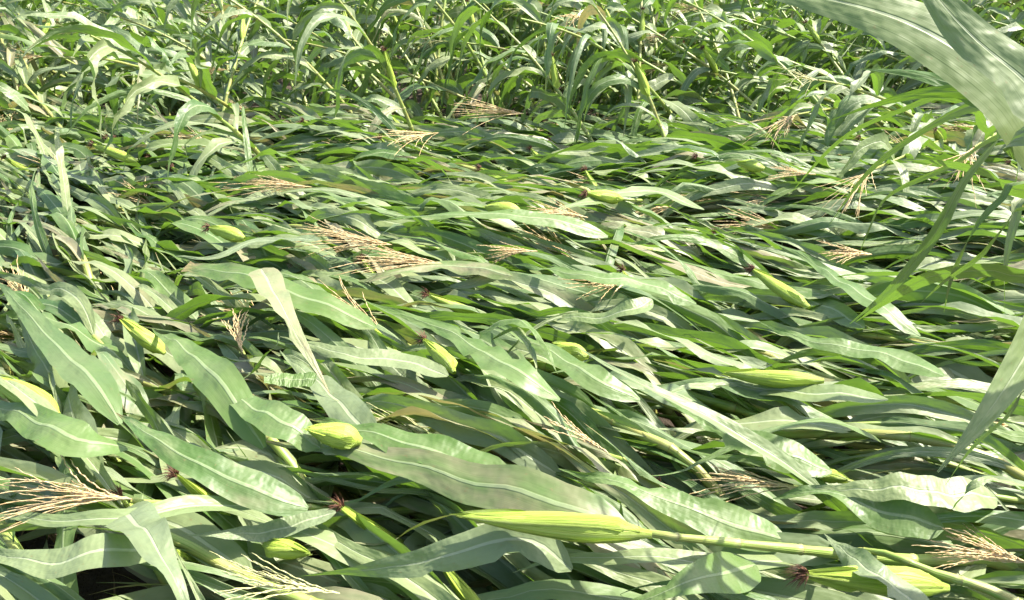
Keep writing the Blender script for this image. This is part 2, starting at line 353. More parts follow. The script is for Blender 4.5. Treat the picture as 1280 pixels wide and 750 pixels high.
# ---------------------------------------------------------------- plants
plants = []     # every plant is gathered first as lists of Geo, then linked as objects
class Plant:
    def __init__(s, root): s.root = root; s.stalk = None; s.leaves = []; s.paths = []; s.ears = []; s.tassel = None; s.tmat = M_TASSEL; s.label = None; s.kind = 'flat'; s.mid = root; s.hero = False
def rleaf(dryp=.20):
    return (U(0, 1), U(.55, 1) if U(0, 1) < dryp else U(0, .55), U(0, 1)**1.5)
def flow(x, y):
    """direction in which the wind has laid the plants, from position on the ground"""
    a = 157
    a += 10*clamp((y - 3.6)/2, 0, 1)
    k = clamp((-x - .25)/1.2, 0, 1)*clamp((4.6 - y)/1.6, 0, 1); a -= 27*k
    a -= 14*clamp((2.6 - y)/.8, 0, 1)*0
    return R(a + 10*fld(x, y, 1.0, 7.0) + 6*fld(x, y, 3.0, 9.0))
def lodged(x, y, detail=1, nleaf=12, top=None, ear=None, tas=True, az=None, layer=None, L=None):
    pl = Plant((x, y, ground_z(x, y))); az = (flow(x-.8, y+.3) + R(G(0, 4))) if az is None else az
    L = L or U(1.9, 2.35); lay = U(-.24, -.02) if layer is None else layer
    pts = [(x, y, .0)]; rise = U(.16, .30); cx, cy = x, y; n = 12; a = az + R(U(-8, 8))
    for i in range(1, n+1):
        cx += math.cos(a)*L/n*(.55 if i == 1 else 1); cy += math.sin(a)*L/n*(.55 if i == 1 else 1); a += R(G(0, 1.6))
        h = mat_h(cx, cy) + lay; k = clamp(i/3.0, 0, 1)
        pts.append((cx, cy, clamp(k*h + .02, .04, 1)))
    P = resample(pts, 40); pl.path = P; pl.mid = tuple(P[26])
    n_nodes = 13
    pl.stalk = stalk_geo(pts, .0145, .0045, 8 if detail else 5, n_nodes, (U(0, 1), U(0, 1), 0))
    side = 1 if U(0, 1) < .5 else -1
    for i in range(nleaf):
        f = .16 + .80*(i + .5)/nleaf; q = P[int(f*39)]; tn = P[min(39, int(f*39)+2)] - P[max(0, int(f*39)-1)]
        a0 = math.atan2(tn[1], tn[0]); side = -side
        spread = side*R(abs(G(0, 8)) + 2); 
        if U(0, 1) < .11: spread *= 3.2
        size = 1 - .55*abs(f-.55)**1.2; Lf = U(.70, 1.02)*size; W = U(.050, .090)*size*(1 if U(0, 1) > .2 else U(.25, .6))
        dz = U(-.14, .035) if f > .3 else U(-.25, -.06)
        fl = lambda X, Y, dz=dz: mat_h(X, Y) + dz + .02*math.sin(X*9+Y*7+dz*90)
        el = R(U(2, 32)); nn = 24 if detail > 1 else (18 if detail else 9)
        g_ = U(.6, 1.5)
        if U(0, 1) < .03: el = R(U(40, 70)); g_ = U(.6, 1.2); Lf *= .7; W *= .6
        pth = fall_path((q[0], q[1], q[2]+.005), a0+spread, el, Lf, nn, fl, g_, az, U(.0, 1.2))
        roll = G(.0, .55) - side*.15; tw = G(0, .55)
        if U(0, 1) < .42: roll += math.pi*(1 if U(0, 1) < .5 else -1)
        if U(0, 1) < .12: tw += math.pi*(1 if U(0, 1) < .5 else -1)
        pl.paths.append((pth, W))
        lr = (U(.6, 1), 1.15, 0) if i == 0 else rleaf()
        pl.leaves.append(leaf_geo(pth, W, roll, tw, lr, nn, 7 if detail else 5, U(.05, .42) if U(0, 1) < .65 else U(.5, 1.2), U(.008, .024)))
    tip = P[-1]; d = P[-1]-P[-4]
    if tas:
        dd = nrm(d); dd = (dd[0], dd[1], dd[2] + U(0, .25))
        pl.tassel = tassel_geo(tip, dd, U(.22, .30), rng.randint(12, 19), 18 if detail else 9, U(.25, .5), .12)
        if U(0, 1) < .3: pl.tmat = M_TASSEL_G
    if ear is None and U(0, 1) < .3: ear = U(.42, .55)
    if ear:
        q = P[int(ear*39)]; a0 = az + R(U(12, 28))*(1 if U(0, 1) < .5 else -1); l = U(.19, .25)
        e = (q[0]+math.cos(a0)*l, q[1]+math.sin(a0)*l, mat_h(q[0], q[1])+U(-.03, .08)); add_ear(pl, tuple(q), e, U(.018, .023), detail)
    plants.append(pl); return pl
def add_ear(pl, b, e, rad=.027, detail=1, silk=True, rnd=None):
    d = A(e)-A(b); rad *= .85
    pl.ears.append((ear_geo(b, e, rad, detail > 0, rnd=rnd), silk_geo(e, tuple(d), 34 if detail else 8) if silk else None))

def leaning(x, y, el=None, az=None, detail=1, nleaf=12, H=None, tas=True):
    """half fallen plant: the stalk leans with the wind and its blades arch over and hang"""
    pl = Plant((x, y, ground_z(x, y))); pl.kind = 'leaning'
    az = R(G(145, 30)) if az is None else az; el = R(clamp(G(46, 13), 18, 78)) if el is None else el
    L = H or U(1.75, 2.15); n = 10; pts = [(x, y, 0)]; p = [x, y, 0.]; e = el + R(12)
    for i in range(n):
        e -= R(U(.5, 6.5)); e = max(e, R(5)); st = L/n
        p = [p[0]+math.cos(az)*math.cos(e)*st, p[1]+math.sin(az)*math.cos(e)*st, p[2]+math.sin(e)*st]; pts.append(tuple(p))
    P = resample(pts, 40); pl.path = P; pl.mid = tuple(P[26])
    pl.stalk = stalk_geo(pts, .013, .0045, 8 if detail else 5, 13 if detail else 6, (U(0, 1), U(0, 1), 0))
    side = 1; perp = az + math.pi/2 + R(G(0, 25)); ncl = 15 if detail else 8
    for i in range(nleaf):
        f = .04 + .94*(i+.5)/nleaf; q = P[int(f*39)]; side = -side
        size = 1 - .6*abs(f-.55)**1.2; Lf = U(.50, .85)*size; W = U(.050, .092)*size
        # opposite ranks swept by the wind towards the lean
        a0 = perp if side > 0 else perp + math.pi
        kw_ = .45 if x < -.8 else .65; dx = math.cos(a0)*kw_ + math.cos(az)*.9; dy = math.sin(a0)*kw_ + math.sin(az)*.9
        a1 = math.atan2(dy, dx) + R(G(0, 16))
        pth = fall_path(tuple(q), a1, R(U(18, 62)), Lf, ncl, (lambda X, Y: .06), U(1.2, 3.4) if x > -.8 else U(.4, 1.6), az, U(0, 2.0), .55, .9)
        tw = G(0, 1.0) + (math.pi*U(.4, 1) if U(0, 1) < .2 else 0)
        pl.leaves.append(leaf_geo(pth, W, G(0, .6) + (math.pi if U(0, 1) < .4 else 0), tw, rleaf(.06), ncl, 5 if detail else 3, U(.1, .9), U(.012, .034)))
    if tas and U(0, 1) < .5:
        d = P[-1]-P[-4]; pl.tassel = tassel_geo(P[-1], tuple(d), U(.2, .27), rng.randint(7, 12), 12 if detail else 7, .45, .25)
        if U(0, 1) < .5: pl.tmat = M_TASSEL_G
    if U(0, 1) < .3:
        q = P[int(U(.45, .55)*39)]; a0 = az + R(U(-50, 50)); l = U(.18, .23); e2 = el + R(U(-5, 25))
        e = (q[0]+math.cos(a0)*math.cos(e2)*l, q[1]+math.sin(a0)*math.cos(e2)*l, q[2]+math.sin(e2)*l); add_ear(pl, tuple(q), e, .021, detail)
    plants.append(pl); return pl

# ================================================================ THE GROUND
gx = np.concatenate([np.linspace(-600, -8, 6)[:-1], np.linspace(-8, 8, 61), np.linspace(8, 600, 6)[1:]])
gy = np.concatenate([np.linspace(-600, -2, 6)[:-1], np.linspace(-2, 16, 67), np.linspace(16, 900, 6)[1:]])
XX, YY = np.meshgrid(gx, gy); ZZ = np.zeros_like(XX)
for i in range(XX.shape[0]):
    for j in range(XX.shape[1]):
        if abs(XX[i, j]) < 9 and -3 < YY[i, j] < 17: ZZ[i, j] = ground_z(XX[i, j], YY[i, j])
gg = Geo(); gg.add(np.stack([XX, YY, ZZ], -1).reshape(-1, 3), grid_faces(len(gy), len(gx)), np.stack([XX, YY], -1).reshape(-1, 2)*.1, (.5, .5, .5))
go = gg.build('ground', soil_material()); go['kind'] = 'structure'

# ================================================================ THE FIELD
# ---- flattened plants in rows
sx, sy = .46, .225
yy = .75
while yy < 5.6:
    xx = -(yy*.60 + 1.1) + U(0, sx)
    while xx < yy*.62 + 2.5:
        x, y = xx + G(0, .05), yy + G(0, .05)
        edge = 4.85 + .35*fld(x, 3.0, .8, 3.0) - .8*clamp((-x-1.2)/1.2, 0, 1)
        tipx = x - 1.9
        if y < edge and tipx < yy*.60 + .5 and not (y < 1.0 and abs(x) < .35):
            lodged(x, y, 2 if y < 2.6 else 1, 20, tas=U(0, 1) < .6)
        xx += sx*U(.85, 1.15)
    yy += sy
# ---- a few more at the very front, where the camera looks steeply down between the blades
for i in range(16):
    lodged(U(-.5, 1.5), U(.5, 1.15), 2, 16, tas=False, ear=None, layer=U(-.2, -.1))
# ---- leaning plants beyond them
yy = 3.9
while yy < 12:
    xx = -(yy*.60 + 1.0) + U(0, .4)
    while xx < yy*.60 + 1.6:
        x, y = xx + G(0, .06), yy + G(0, .06)
        edge = 5.15 + .35*fld(x, 3.0, .8, 3.0) - .9*clamp((-x-1.2)/1.2, 0, 1)
        if y > edge:
            el = None
            if x < -1.0: el = R(clamp(G(26, 8), 10, 50))
            if x > 1.2: el = R(clamp(G(34, 10), 12, 60))
            leaning(x, y, el, None, 1 if y < 7.2 else 0, 15 if y < 8 else 10)
        xx += U(.26, .42)
    yy += .30 if yy < 7 else .42
#HEROES
# ---- plants that stand out one by one in the photograph
def mt(px, py, dz=.05):                           # photo pixel -> point just above the mat of leaves
    z = .45
    for i in range(5):
        p = at(px, py, z); z = mat_h(p[0], p[1]) + dz
    return at(px, py, z)
FEAT = []
def hleaf(pl, pts, W, face=.35, flip=False, twist=0., rnd=None, blunt=False, vee=.22, wave=.008, base=.55, n=24, abs_=False):
    P = [p if abs_ else mt(*p) for p in pts]
    T = A(P[-1]) - A(P[0]); sgn = 1 if -T[0] > 0 else -1
    roll = face*.6*sgn + (math.pi if flip else 0)
    pl.leaves.append(leaf_geo(P, W*.84, roll, twist, rnd or rleaf(.1), n, 9, vee, wave*1.3, blunt, base)); FEAT.extend((tuple(q), 12) for q in resample(P, 9)[1:7])
def hero(label, stalk, leaves=(), ears=(), tas=None, fill=5, root_len=.7, tmat=None, r0=.0115, az=None, kind='flat', spread=.4, show=False):
    """stalk: photo pixels (px, py, dz above the mat) from the root side to the tip"""
    S_ = [mt(p[0], p[1], p[2] - (0 if show else .07)) for p in stalk]
    d = A(S_[0]) - A(S_[1]); d[2] = 0; d /= np.linalg.norm(d)
    r = A(S_[0]) + d*root_len; r[2] = 0; q = A(S_[0]) + d*root_len*.55; q[2] = S_[0][2]*.8
    pts = [tuple(r), tuple(q)] + S_
    pl = Plant((r[0], r[1], 0.)); pl.hero = True; pl.label = label; pl.kind = kind
    P = resample(pts, 40); pl.path = P; pl.mid = tuple(P[26])
    pl.stalk = stalk_geo(pts, r0, .0045, 10, 11, (U(0, 1), U(0, .6), 0))
    if show: FEAT.extend((tuple(q), 20) for q in resample(S_, 14))
    for i in range(fill):                         # blades that are only glimpsed under the others
        f = .12 + .7*i/max(1, fill); q = P[int(f*39)]; tn = P[int(f*39)+2] - P[int(f*39)]
        a0 = math.atan2(tn[1], tn[0]) + R(U(8, 26))*(1 if i % 2 else -1); dz = U(-.14, -.03)
        pth = fall_path(tuple(q), a0, R(U(0, 12)), U(.6, .8), 16, lambda X, Y, dz=dz: mat_h(X, Y)+dz, 1.3)
        pl.leaves.append(leaf_geo(pth, U(.08, .11), G(.2, .4), G(0, .4), rleaf(), 16, 7, U(.1, .4), .008))
    for l in leaves:
        kw = dict(l[2]) if len(l) > 2 else {}; hleaf(pl, l[0], l[1], **kw)
    for e in ears:
        FEAT.extend((tuple(q), 30) for q in resample([mt(*e[0]), mt(*e[1])], 5))
        add_ear(pl, mt(*e[0]), mt(*e[1]), e[2] if len(e) > 2 else .027, 1, silk=(e[3] if len(e) > 3 else True), rnd=(e[4] if len(e) > 4 else None))
    if tas:
        b, t = mt(tas[0][0], tas[0][1], tas[0][2]-.02), mt(tas[1][0], tas[1][1], tas[1][2]-.045); d = A(t)-A(b); FEAT.extend((tuple(q), 22) for q in resample([b, t], 5)); L = float(np.linalg.norm(d))
        pl.tassel = tassel_geo(b, tuple(d), L, tas[2] if len(tas) > 2 else 12, 22, tas[3] if len(tas) > 3 else spread, .06)
        if tmat: pl.tmat = tmat
    plants.append(pl); return pl
GR = (.35, .1, .0); PALE = (.8, .2, .1); DRYP = (.8, .80, .1); BLUE = (.6, .15, 1.0); DK = (.05, .05, .1); YEL = (.9, .3, 0.)

hero('long yellow stalk with bright husked ear across the lower right',
     [(1130, 700, .08), (1000, 687, .12), (900, 677, .13), (820, 668, .12), (700, 650, .02)],
     [([(790, 664, .10), (700, 632, .12), (560, 590, .12), (440, 566, .10), (315, 548, .07)], .125, dict(flip=True, face=.75, rnd=(.6, .74, .2), wave=.005)),
      ([(985, 676, .10), (900, 650, .12), (790, 608, .12), (698, 586, .09)], .10, dict(flip=True, face=.7, rnd=PALE, wave=.010)),
      ([(1180, 660, .09), (1110, 640, .12), (1030, 615, .12), (965, 622, .09)], .10, dict(flip=True, face=.6, rnd=(.7, .2, .2), wave=.014)),
      ([(1000, 700, .07), (900, 705, .09), (800, 695, .06), (700, 700, .05), (640, 715, .03)], .07, dict(face=.2, rnd=GR)),
      ([(715, 712, .05), (665, 678, .12), (610, 680, .13), (540, 698, .10), (460, 712, .07), (375, 722, .05)], .09, dict(face=.6, rnd=(.5, .1, .7), twist=1.5))],
     [((815, 668, .16), (578, 645, .18), .027, False, (.4, 0, .3))], None, 3, .5, show=True, r0=.0165)
hero('thick stalk with fat husked ear ending in brown silk, low at the right',
     [(1260, 748, .10), (1165, 715, .13), (1100, 690, .13), (1040, 690, .05)],
     [([(1180, 790, .10), (1120, 735, .14), (1085, 712, .15), (1030, 668, .12)], .085, dict(face=.3, rnd=(.7, .1, .9), wave=.012)),
      ([(945, 706, .10), (880, 722, .13), (820, 742, .12), (760, 770, .08)], .10, dict(face=.5, flip=True, rnd=PALE))],
     [((1185, 735, .12), (1005, 718, .13), .030)], None, 2, .4, show=True, r0=.0175)
hero('plant with long narrow dark blade and stub of stalk at the bottom left',
     [(470, 640, .02), (390, 634, .05), (330, 632, .05), (200, 640, .0)],
     [([(330, 631, .08), (240, 634, .10), (150, 648, .09), (60, 650, .07), (-30, 640, .05)], .065, dict(face=.45, rnd=(.1, .1, .2), vee=.4, wave=.003)),
      ([(385, 636, .09), (320, 612, .13), (240, 575, .15), (190, 545, .15), (145, 516, .12)], .095, dict(face=.55, flip=True, rnd=(.3, .6, .2))),
      ([(420, 640, .06), (330, 665, .05), (230, 668, .04)], .06, dict(face=.5, rnd=BLUE))],
     [], None, 3, .6)
hero('broad grey-blue blade with white midrib hanging towards the bottom edge, left of centre',
     [(330, 700, -.04), (200, 672, -.02), (120, 655, -.04)],
     [([(150, 640, .05), (178, 660, .14), (205, 700, .17), (225, 740, .16), (245, 800, .10)], .105, dict(face=0., rnd=(.7, .1, 1.), wave=.010, base=.8)),
      ([(215, 690, .05), (140, 690, .09), (60, 700, .09), (-30, 690, .06)], .10, dict(face=.5, rnd=(.4, .2, .5)))],
     [((330, 680, .02), (388, 692, .04), .022, False, (.9, .5, .1))], None, 2, .5)
hero('stubby bright yellow ear under a broad greyish blade, left of the lower centre',
     [(600, 575, .0), (500, 560, .02), (440, 552, .03), (330, 520, .0)],
     [([(640, 600, .07), (560, 570, .10), (480, 545, .11), (385, 522, .07)], .11, dict(face=.7, flip=True, rnd=(.5, .55, .0))),
      ([(400, 560, .10), (350, 525, .14), (300, 500, .12), (250, 478, .09)], .10, dict(face=.6, flip=True, rnd=(.7, .2, .3)))],
     [((452, 552, .12), (384, 537, .14), .031, False, (1., .0, .2))], None, 3, .6)
hero('ear pointing up out of the leaves with a dark red silk tuft, at the centre',
     [(690, 520, .0), (620, 490, .02), (565, 468, .03), (480, 420, .0)],
     [([(700, 500, .08), (640, 460, .12), (560, 415, .13), (450, 372, .09)], .105, dict(face=.5, flip=True, rnd=PALE)),
      ([(560, 470, .06), (500, 450, .09), (440, 445, .08), (350, 420, .06)], .09, dict(face=.5, rnd=(.6, .2, .5)))],
     [((568, 466, .06), (528, 424, .12), .024)], None, 3, .6)
hero('slim pale green ear tilted up with a thin brown silk tip, right of the centre',
     [(1150, 440, .0), (1070, 400, .02), (1010, 382, .03), (900, 350, .0)],
     [([(1080, 410, .07), (1010, 372, .06), (930, 350, .07), (830, 318, .06)], .10, dict(face=.45, flip=True, rnd=PALE)),
      ([(1150, 420, .06), (1080, 370, .10), (1020, 330, .10), (960, 300, .07)], .09, dict(face=.4, flip=True, rnd=(.7, .3, .1)))],
     [((1012, 384, .08), (940, 336, .15), .025, True, (.6, .1, .2))], None, 3, .7)
hero('yellowish ear lying level over a long dark horizontal blade, right of the centre',
     [(1130, 490, .0), (1040, 478, .03), (960, 474, .03), (860, 470, .0)],
     [([(1110, 500, .07), (1000, 490, .09), (920, 480, .08), (820, 492, .06)], .09, dict(face=.3, rnd=DK)),
      ([(1180, 470, .08), (1100, 440, .11), (1030, 430, .11), (950, 405, .07)], .095, dict(face=.5, flip=True, rnd=PALE))],
     [((1030, 476, .09), (905, 466, .10), .026, False, (.9, .1, .1))], None, 3, .7)
hero('bright lime ear with a dark silk tip among the middle leaves, above the centre',
     [(900, 262, .0), (820, 252, .02), (778, 249, .03), (700, 240, .0)], [([(880, 262, .05), (800, 238, .08), (700, 262, .08), (640, 268, .05)], .09, dict(face=.3, rnd=DK))],
     [((778, 249, .08), (732, 241, .10), .028, True, (.95, 0, .2))], None, 4, .8)
hero('lime ear half covered by leaves, left of the bright silk-tipped one above the centre',
     [(760, 290, .0), (690, 272, .02), (650, 265, .03), (560, 258, .0)], [([(760, 296, .07), (680, 272, .10), (560, 268, .09), (478, 276, .06)], .10, dict(face=.5, flip=True, rnd=PALE))],
     [((652, 266, .09), (606, 258, .11), .032, False, (.95, 0, .2))], None, 4, .8)
hero('short lime ear lying alone right of the upper centre',
     [(1080, 228, .0), (1000, 215, .02), (955, 210, .03), (880, 200, .0)], [],
     [((956, 211, .09), (921, 203, .11), .030, False, (.9, 0, .2))], None, 5, .8)
hero('pale ear slanting down to the right with dark silk, at the upper left',
     [(290, 230, .0), (220, 212, .02), (170, 200, .03), (100, 190, .0)], [],
     [((172, 202, .08), (115, 180, .16), .026, True, (.8, .1, .2))], None, 5, .8)
hero('yellow-green ear above the big pale blades, left of the centre',
     [(430, 330, .0), (360, 305, .02), (305, 297, .03), (220, 280, .0)],
     [([(420, 318, .07), (360, 300, .09), (300, 308, .08), (240, 300, .06)], .085, dict(face=.4, rnd=(.4, .5, .1)))],
     [((306, 298, .09), (260, 284, .12), .030, True, (.9, 0, .2))], None, 4, .8)
hero('bright lime ear bundle at the left edge below the middle',
     [(130, 560, .0), (90, 530, .02), (60, 512, .04), (-20, 470, .0)],
     [([(85, 545, .09), (40, 500, .13), (0, 470, .13), (-40, 445, .1)], .05, dict(face=.2, rnd=YEL)),
      ([(160, 560, .08), (90, 545, .12), (20, 515, .12), (-40, 500, .08)], .11, dict(face=.5, flip=True, rnd=PALE))],
     [((72, 520, .08), (-10, 470, .12), .036, False, (1, 0, .1))], None, 3, .5)
hero('ear with pointed dark red silk in the steep pale leaves at the left',
     [(260, 470, .0), (225, 445, .02), (200, 430, .03), (150, 390, .0)],
     [([(330, 560, .07), (290, 500, .12), (250, 450, .13), (190, 410, .09)], .11, dict(face=.4, flip=True, rnd=PALE)),
      ([(150, 530, .07), (120, 480, .12), (70, 430, .13), (-10, 345, .10)], .115, dict(face=.4, flip=True, rnd=(.8, .2, .4)))],
     [((206, 442, .06), (150, 398, .14), .026)], None, 3, .5)
hero('two broad pale bleached blades crossing at a fold, left of the centre',
     [(560, 420, .0), (480, 400, .02), (400, 375, .03), (300, 340, .0)],
     [([(470, 410, .08), (400, 378, .12), (330, 352, .15), (280, 338, .16), (232, 334, .14)], .115, dict(face=.55, flip=True, rnd=(.9, .66, .0), blunt=True, wave=.008)),
      ([(326, 336, .20), (345, 370, .20), (372, 420, .17), (412, 492, .08)], .105, dict(face=.05, flip=False, rnd=(1., .78, .2), base=.9, wave=.006)),
      ([(400, 300, .14), (330, 300, .13), (270, 320, .12), (215, 322, .10)], .07, dict(face=.3, rnd=BLUE))],
     [], None, 3, .6)
hero('short torn blade end beside the tip of a pale folded blade, left of centre',
     [(560, 500, .0), (480, 480, .02), (420, 470, .03), (330, 440, .0)],
     [([(395, 474, .12), (372, 474, .12), (350, 474, .12), (330, 474, .12)], .055, dict(face=.5, flip=True, rnd=PALE, blunt=True, base=.9)),
      ([(300, 480, .04), (325, 455, .12), (345, 430, .18), (348, 415, .2)], .05, dict(face=.2, rnd=(.0, .0, .0))),
      ([(470, 560, .06), (440, 520, .08), (400, 480, .07), (350, 440, .05)], .10, dict(face=.4, rnd=BLUE))],
     [], None, 3, .6)
hero('narrow dark blade arching above the mat, right of the centre',
     [(1120, 620, .0), (1050, 600, .02), (980, 585, .03), (860, 560, .0)],
     [([(1030, 615, .08), (950, 560, .16), (870, 512, .2), (790, 475, .2), (715, 430, .17)], .060, dict(face=.1, rnd=(.2, .1, .6), vee=.5, wave=.003)),
      ([(1040, 590, .08), (960, 560, .12), (900, 535, .12), (830, 500, .08)], .10, dict(face=.5, flip=True, rnd=PALE))],
     [], None, 3, .6)
hero('bright curled strips of blade folded over the mat, near the centre',
     [(800, 520, .0), (740, 490, .02), (690, 465, .03), (600, 430, .0)],
     [([(600, 415, .10), (640, 398, .16), (675, 420, .15), (697, 468, .07)], .06, dict(face=-.2, rnd=YEL, flip=True, vee=.6)),
      ([(615, 425, .09), (645, 415, .13), (665, 440, .11), (672, 470, .06)], .04, dict(face=-.2, rnd=(.8, .2, 0), vee=.6)),
      ([(800, 500, .07), (740, 470, .10), (690, 440, .09), (610, 400, .06)], .095, dict(face=.5, flip=True, rnd=PALE))],
     [((735, 446, .06), (690, 431, .08), .028, False, (.95, 0, .1))], None, 3, .6)
hero('dark horizontal blade with a pointed dry tip, above the centre right',
     [(950, 400, .0), (880, 388, .02), (820, 380, .03), (740, 372, .0)],
     [([(815, 374, .12), (790, 388, .13), (740, 396, .12), (670, 399, .09)], .075, dict(face=.8, rnd=(.05, .1, 0.))),
      ([(870, 380, .07), (800, 352, .10), (740, 345, .10), (640, 330, .06)], .095, dict(face=.5, flip=True, rnd=PALE))],
     [], ((790, 352, .08), (725, 358, .10)), 3, .7)
hero('long smooth horizontal blade above the yellow stalk, at the lower right',
     [(1330, 640, .0), (1270, 625, .04), (1200, 620, .05), (1100, 640, .0)],
     [([(1245, 622, .10), (1180, 616, .13), (1090, 610, .13), (1000, 616, .10)], .105, dict(face=.75, rnd=(.35, .2, .0), wave=.002)),
      ([(1310, 625, .12), (1250, 600, .19), (1215, 608, .19), (1188, 641, .11)], .045, dict(face=.1, rnd=(.6, .2, .2)))],
     [((1020, 590, .02), (1060, 600, .04), .018, False)], None, 3, .5)
hero('straw tassel spread on leaves beside a yellow stalk, right of the lower middle',
     [(1190, 650, -.02), (1100, 625, .02), (1030, 612, .05), (990, 608, .08)], [], [], ((1010, 612, .10), (886, 592, .11), 14), 3, .5, spread=.16)
hero('dry pale tassel fanned out at the lower left edge',
     [(330, 640, .0), (260, 632, .03), (190, 628, .07), (160, 626, .09)], [], [], ((165, 624, .11), (5, 606, .13), 16), 3, .6, spread=.38)
hero('large orange-brown tassel lying on the mat, left of the upper centre',
     [(700, 330, .0), (620, 318, .03), (540, 310, .06), (490, 304, .08)], [], [], ((490, 306, .11), (388, 292, .13), 16), 4, .8, spread=.35)
hero('second tassel just below the large orange-brown one, left of the upper centre',
     [(740, 365, .0), (680, 350, .03), (600, 336, .06), (550, 328, .08)],
     [([(640, 345, .08), (560, 330, .1), (480, 345, .08), (430, 352, .05)], .09, dict(face=.5, flip=True, rnd=DRYP))], [], ((555, 330, .11), (445, 318, .13), 16), 3, .8, spread=.35)
hero('small upright pale tassel standing over the pale leaves at the left',
     [(325, 500, -.05), (316, 470, .0), (308, 450, .04), (300, 432, .08)], [], [], ((303, 440, .10), (292, 392, .20), 8), 2, .4, spread=.5)
hero('green tassel pointing left along the bottom edge',
     [(560, 790, -.03), (500, 765, .0), (450, 745, .04), (410, 738, .06)], [], [], ((425, 742, .10), (275, 722, .12), 12), 2, .4, M_TASSEL_G, spread=.2)
hero('loose pale tassel spread out at the bottom right edge',
     [(1440, 740, -.03), (1390, 725, .0), (1330, 710, .04), (1290, 703, .06)], [], [], ((1290, 705, .10), (1165, 668, .14), 16), 2, .4, spread=.5)
hero('thin two-pronged tassel at the lower centre',
     [(860, 600, -.03), (800, 580, .0), (770, 572, .04), (755, 566, .06)], [], [], ((760, 566, .10), (690, 524, .16), 5), 2, .6, spread=.35)
hero('pale tassel at the end of a thin stalk, above the centre',
     [(880, 290, -.03), (800, 280, .0), (760, 275, .04), (730, 270, .06)], [], [], ((735, 272, .10), (662, 258, .13), 14), 4, .8, spread=.4)
hero('tassel hanging over dark leaves right of the large orange-brown one',
     [(800, 335, -.03), (740, 322, .0), (700, 318, .04), (670, 312, .06)], [], [], ((672, 314, .10), (610, 312, .10), 12), 4, .8, spread=.4)
hero('flat straw tassel left of the upper centre, behind the yellow-green ear',
     [(540, 250, -.03), (480, 242, .0), (430, 238, .04), (390, 234, .06)], [], [], ((390, 234, .10), (310, 228, .13), 14), 4, .8, spread=.35)
hero('straw tassel at the right below the hanging narrow blades',
     [(1250, 345, -.03), (1180, 335, .0), (1120, 325, .04), (1090, 320, .06)], [], [], ((1090, 318, .09), (1035, 312, .11), 14), 4, .8, spread=.5)
hero('small rusty tassel at the foot of the leaning plants, left of centre',
     [(700, 185, -.03), (640, 180, .0), (590, 175, .04), (545, 168, .06)], [], [], ((548, 166, .13), (478, 176, .13), 14), 4, .8, spread=.45)
hero('rusty tassel in front of the dark gap at the upper centre',
     [(820, 165, -.03), (760, 158, .0), (700, 150, .04), (655, 145, .06)], [], [], ((655, 142, .16), (575, 134, .2), 14), 4, .8, spread=.4)
hero('pale tassel right of the short lime ear',
     [(1130, 232, -.03), (1080, 228, .0), (1040, 222, .04), (1010, 217, .06)], [], [], ((1020, 218, .10), (966, 212, .13), 12), 4, .8, spread=.4)

# ---- leaning plants with their own look
def lean_hero(label, root, tip, ears=(), tas=None, dy=.5, zt=1.5, leaves=14):
    """root pixel on the ground; tip pixel at height zt"""
    b = at(root[0], root[1], .35); t = at(tip[0], tip[1], zt) if zt < CAMZ-.12 else near(tip[0], tip[1], tip[2])
    a = math.atan2(t[1]-b[1], t[0]-b[0]); hd = math.hypot(t[0]-b[0], t[1]-b[1])
    el = math.atan2(t[2]-.35, hd)
    pl = leaning(b[0]-math.cos(a)*.35/max(.3, math.tan(el)), b[1]-math.sin(a)*.35/max(.3, math.tan(el)), el + R(4), a, 1, leaves, math.hypot(hd, t[2]-.35)+.55, False)
    pl.hero = True; pl.label = label
    if tas: pl.tassel = tassel_geo(pl.path[-1], tuple(pl.path[-1]-pl.path[-3] + A((0, 0, -.01))), .32, 12, 18, tas, .25)
    if ears is not None and not pl.ears:
        q = pl.path[20]; add_ear(pl, tuple(q), (q[0]-.08, q[1]+.02, q[2]+.19), .027)
    return pl
lean_hero('leaning plant whose bright stalk rises up to the left through the top centre', (722, 178), (590, -10, 5.2), zt=9)
lean_hero('leaning plant with yellow-green stalk before the dark gap, left of top centre', (508, 178), (425, -20, 4.9), zt=9)
lean_hero('short leaning plant with green drooping blades right of the top centre', (822, 185), (760, 20, 5.0), zt=9)
lean_hero('strongly tilted plant with an ear in the pale leaves at the upper left', (300, 160), (90, 0, 4.4), zt=9)
lean_hero('tilted plant with a long pale blade crossing the upper left', (330, 215), (150, 40, 4.2), zt=9, ears=None)
lean_hero('bushy half fallen plant with a straw tassel pointing left at the upper right', (1100, 150), (960, 62, 4.4), zt=9, tas=.35)
lean_hero('half fallen plant with a drooping straw tassel beside the big near blade', (1180, 190), (1075, 100, 3.6), zt=9, tas=.28)
lean_hero('half fallen plant whose tassel shows under the big near blade', (1290, 170), (1200, 88, 3.3), zt=9, tas=.28)

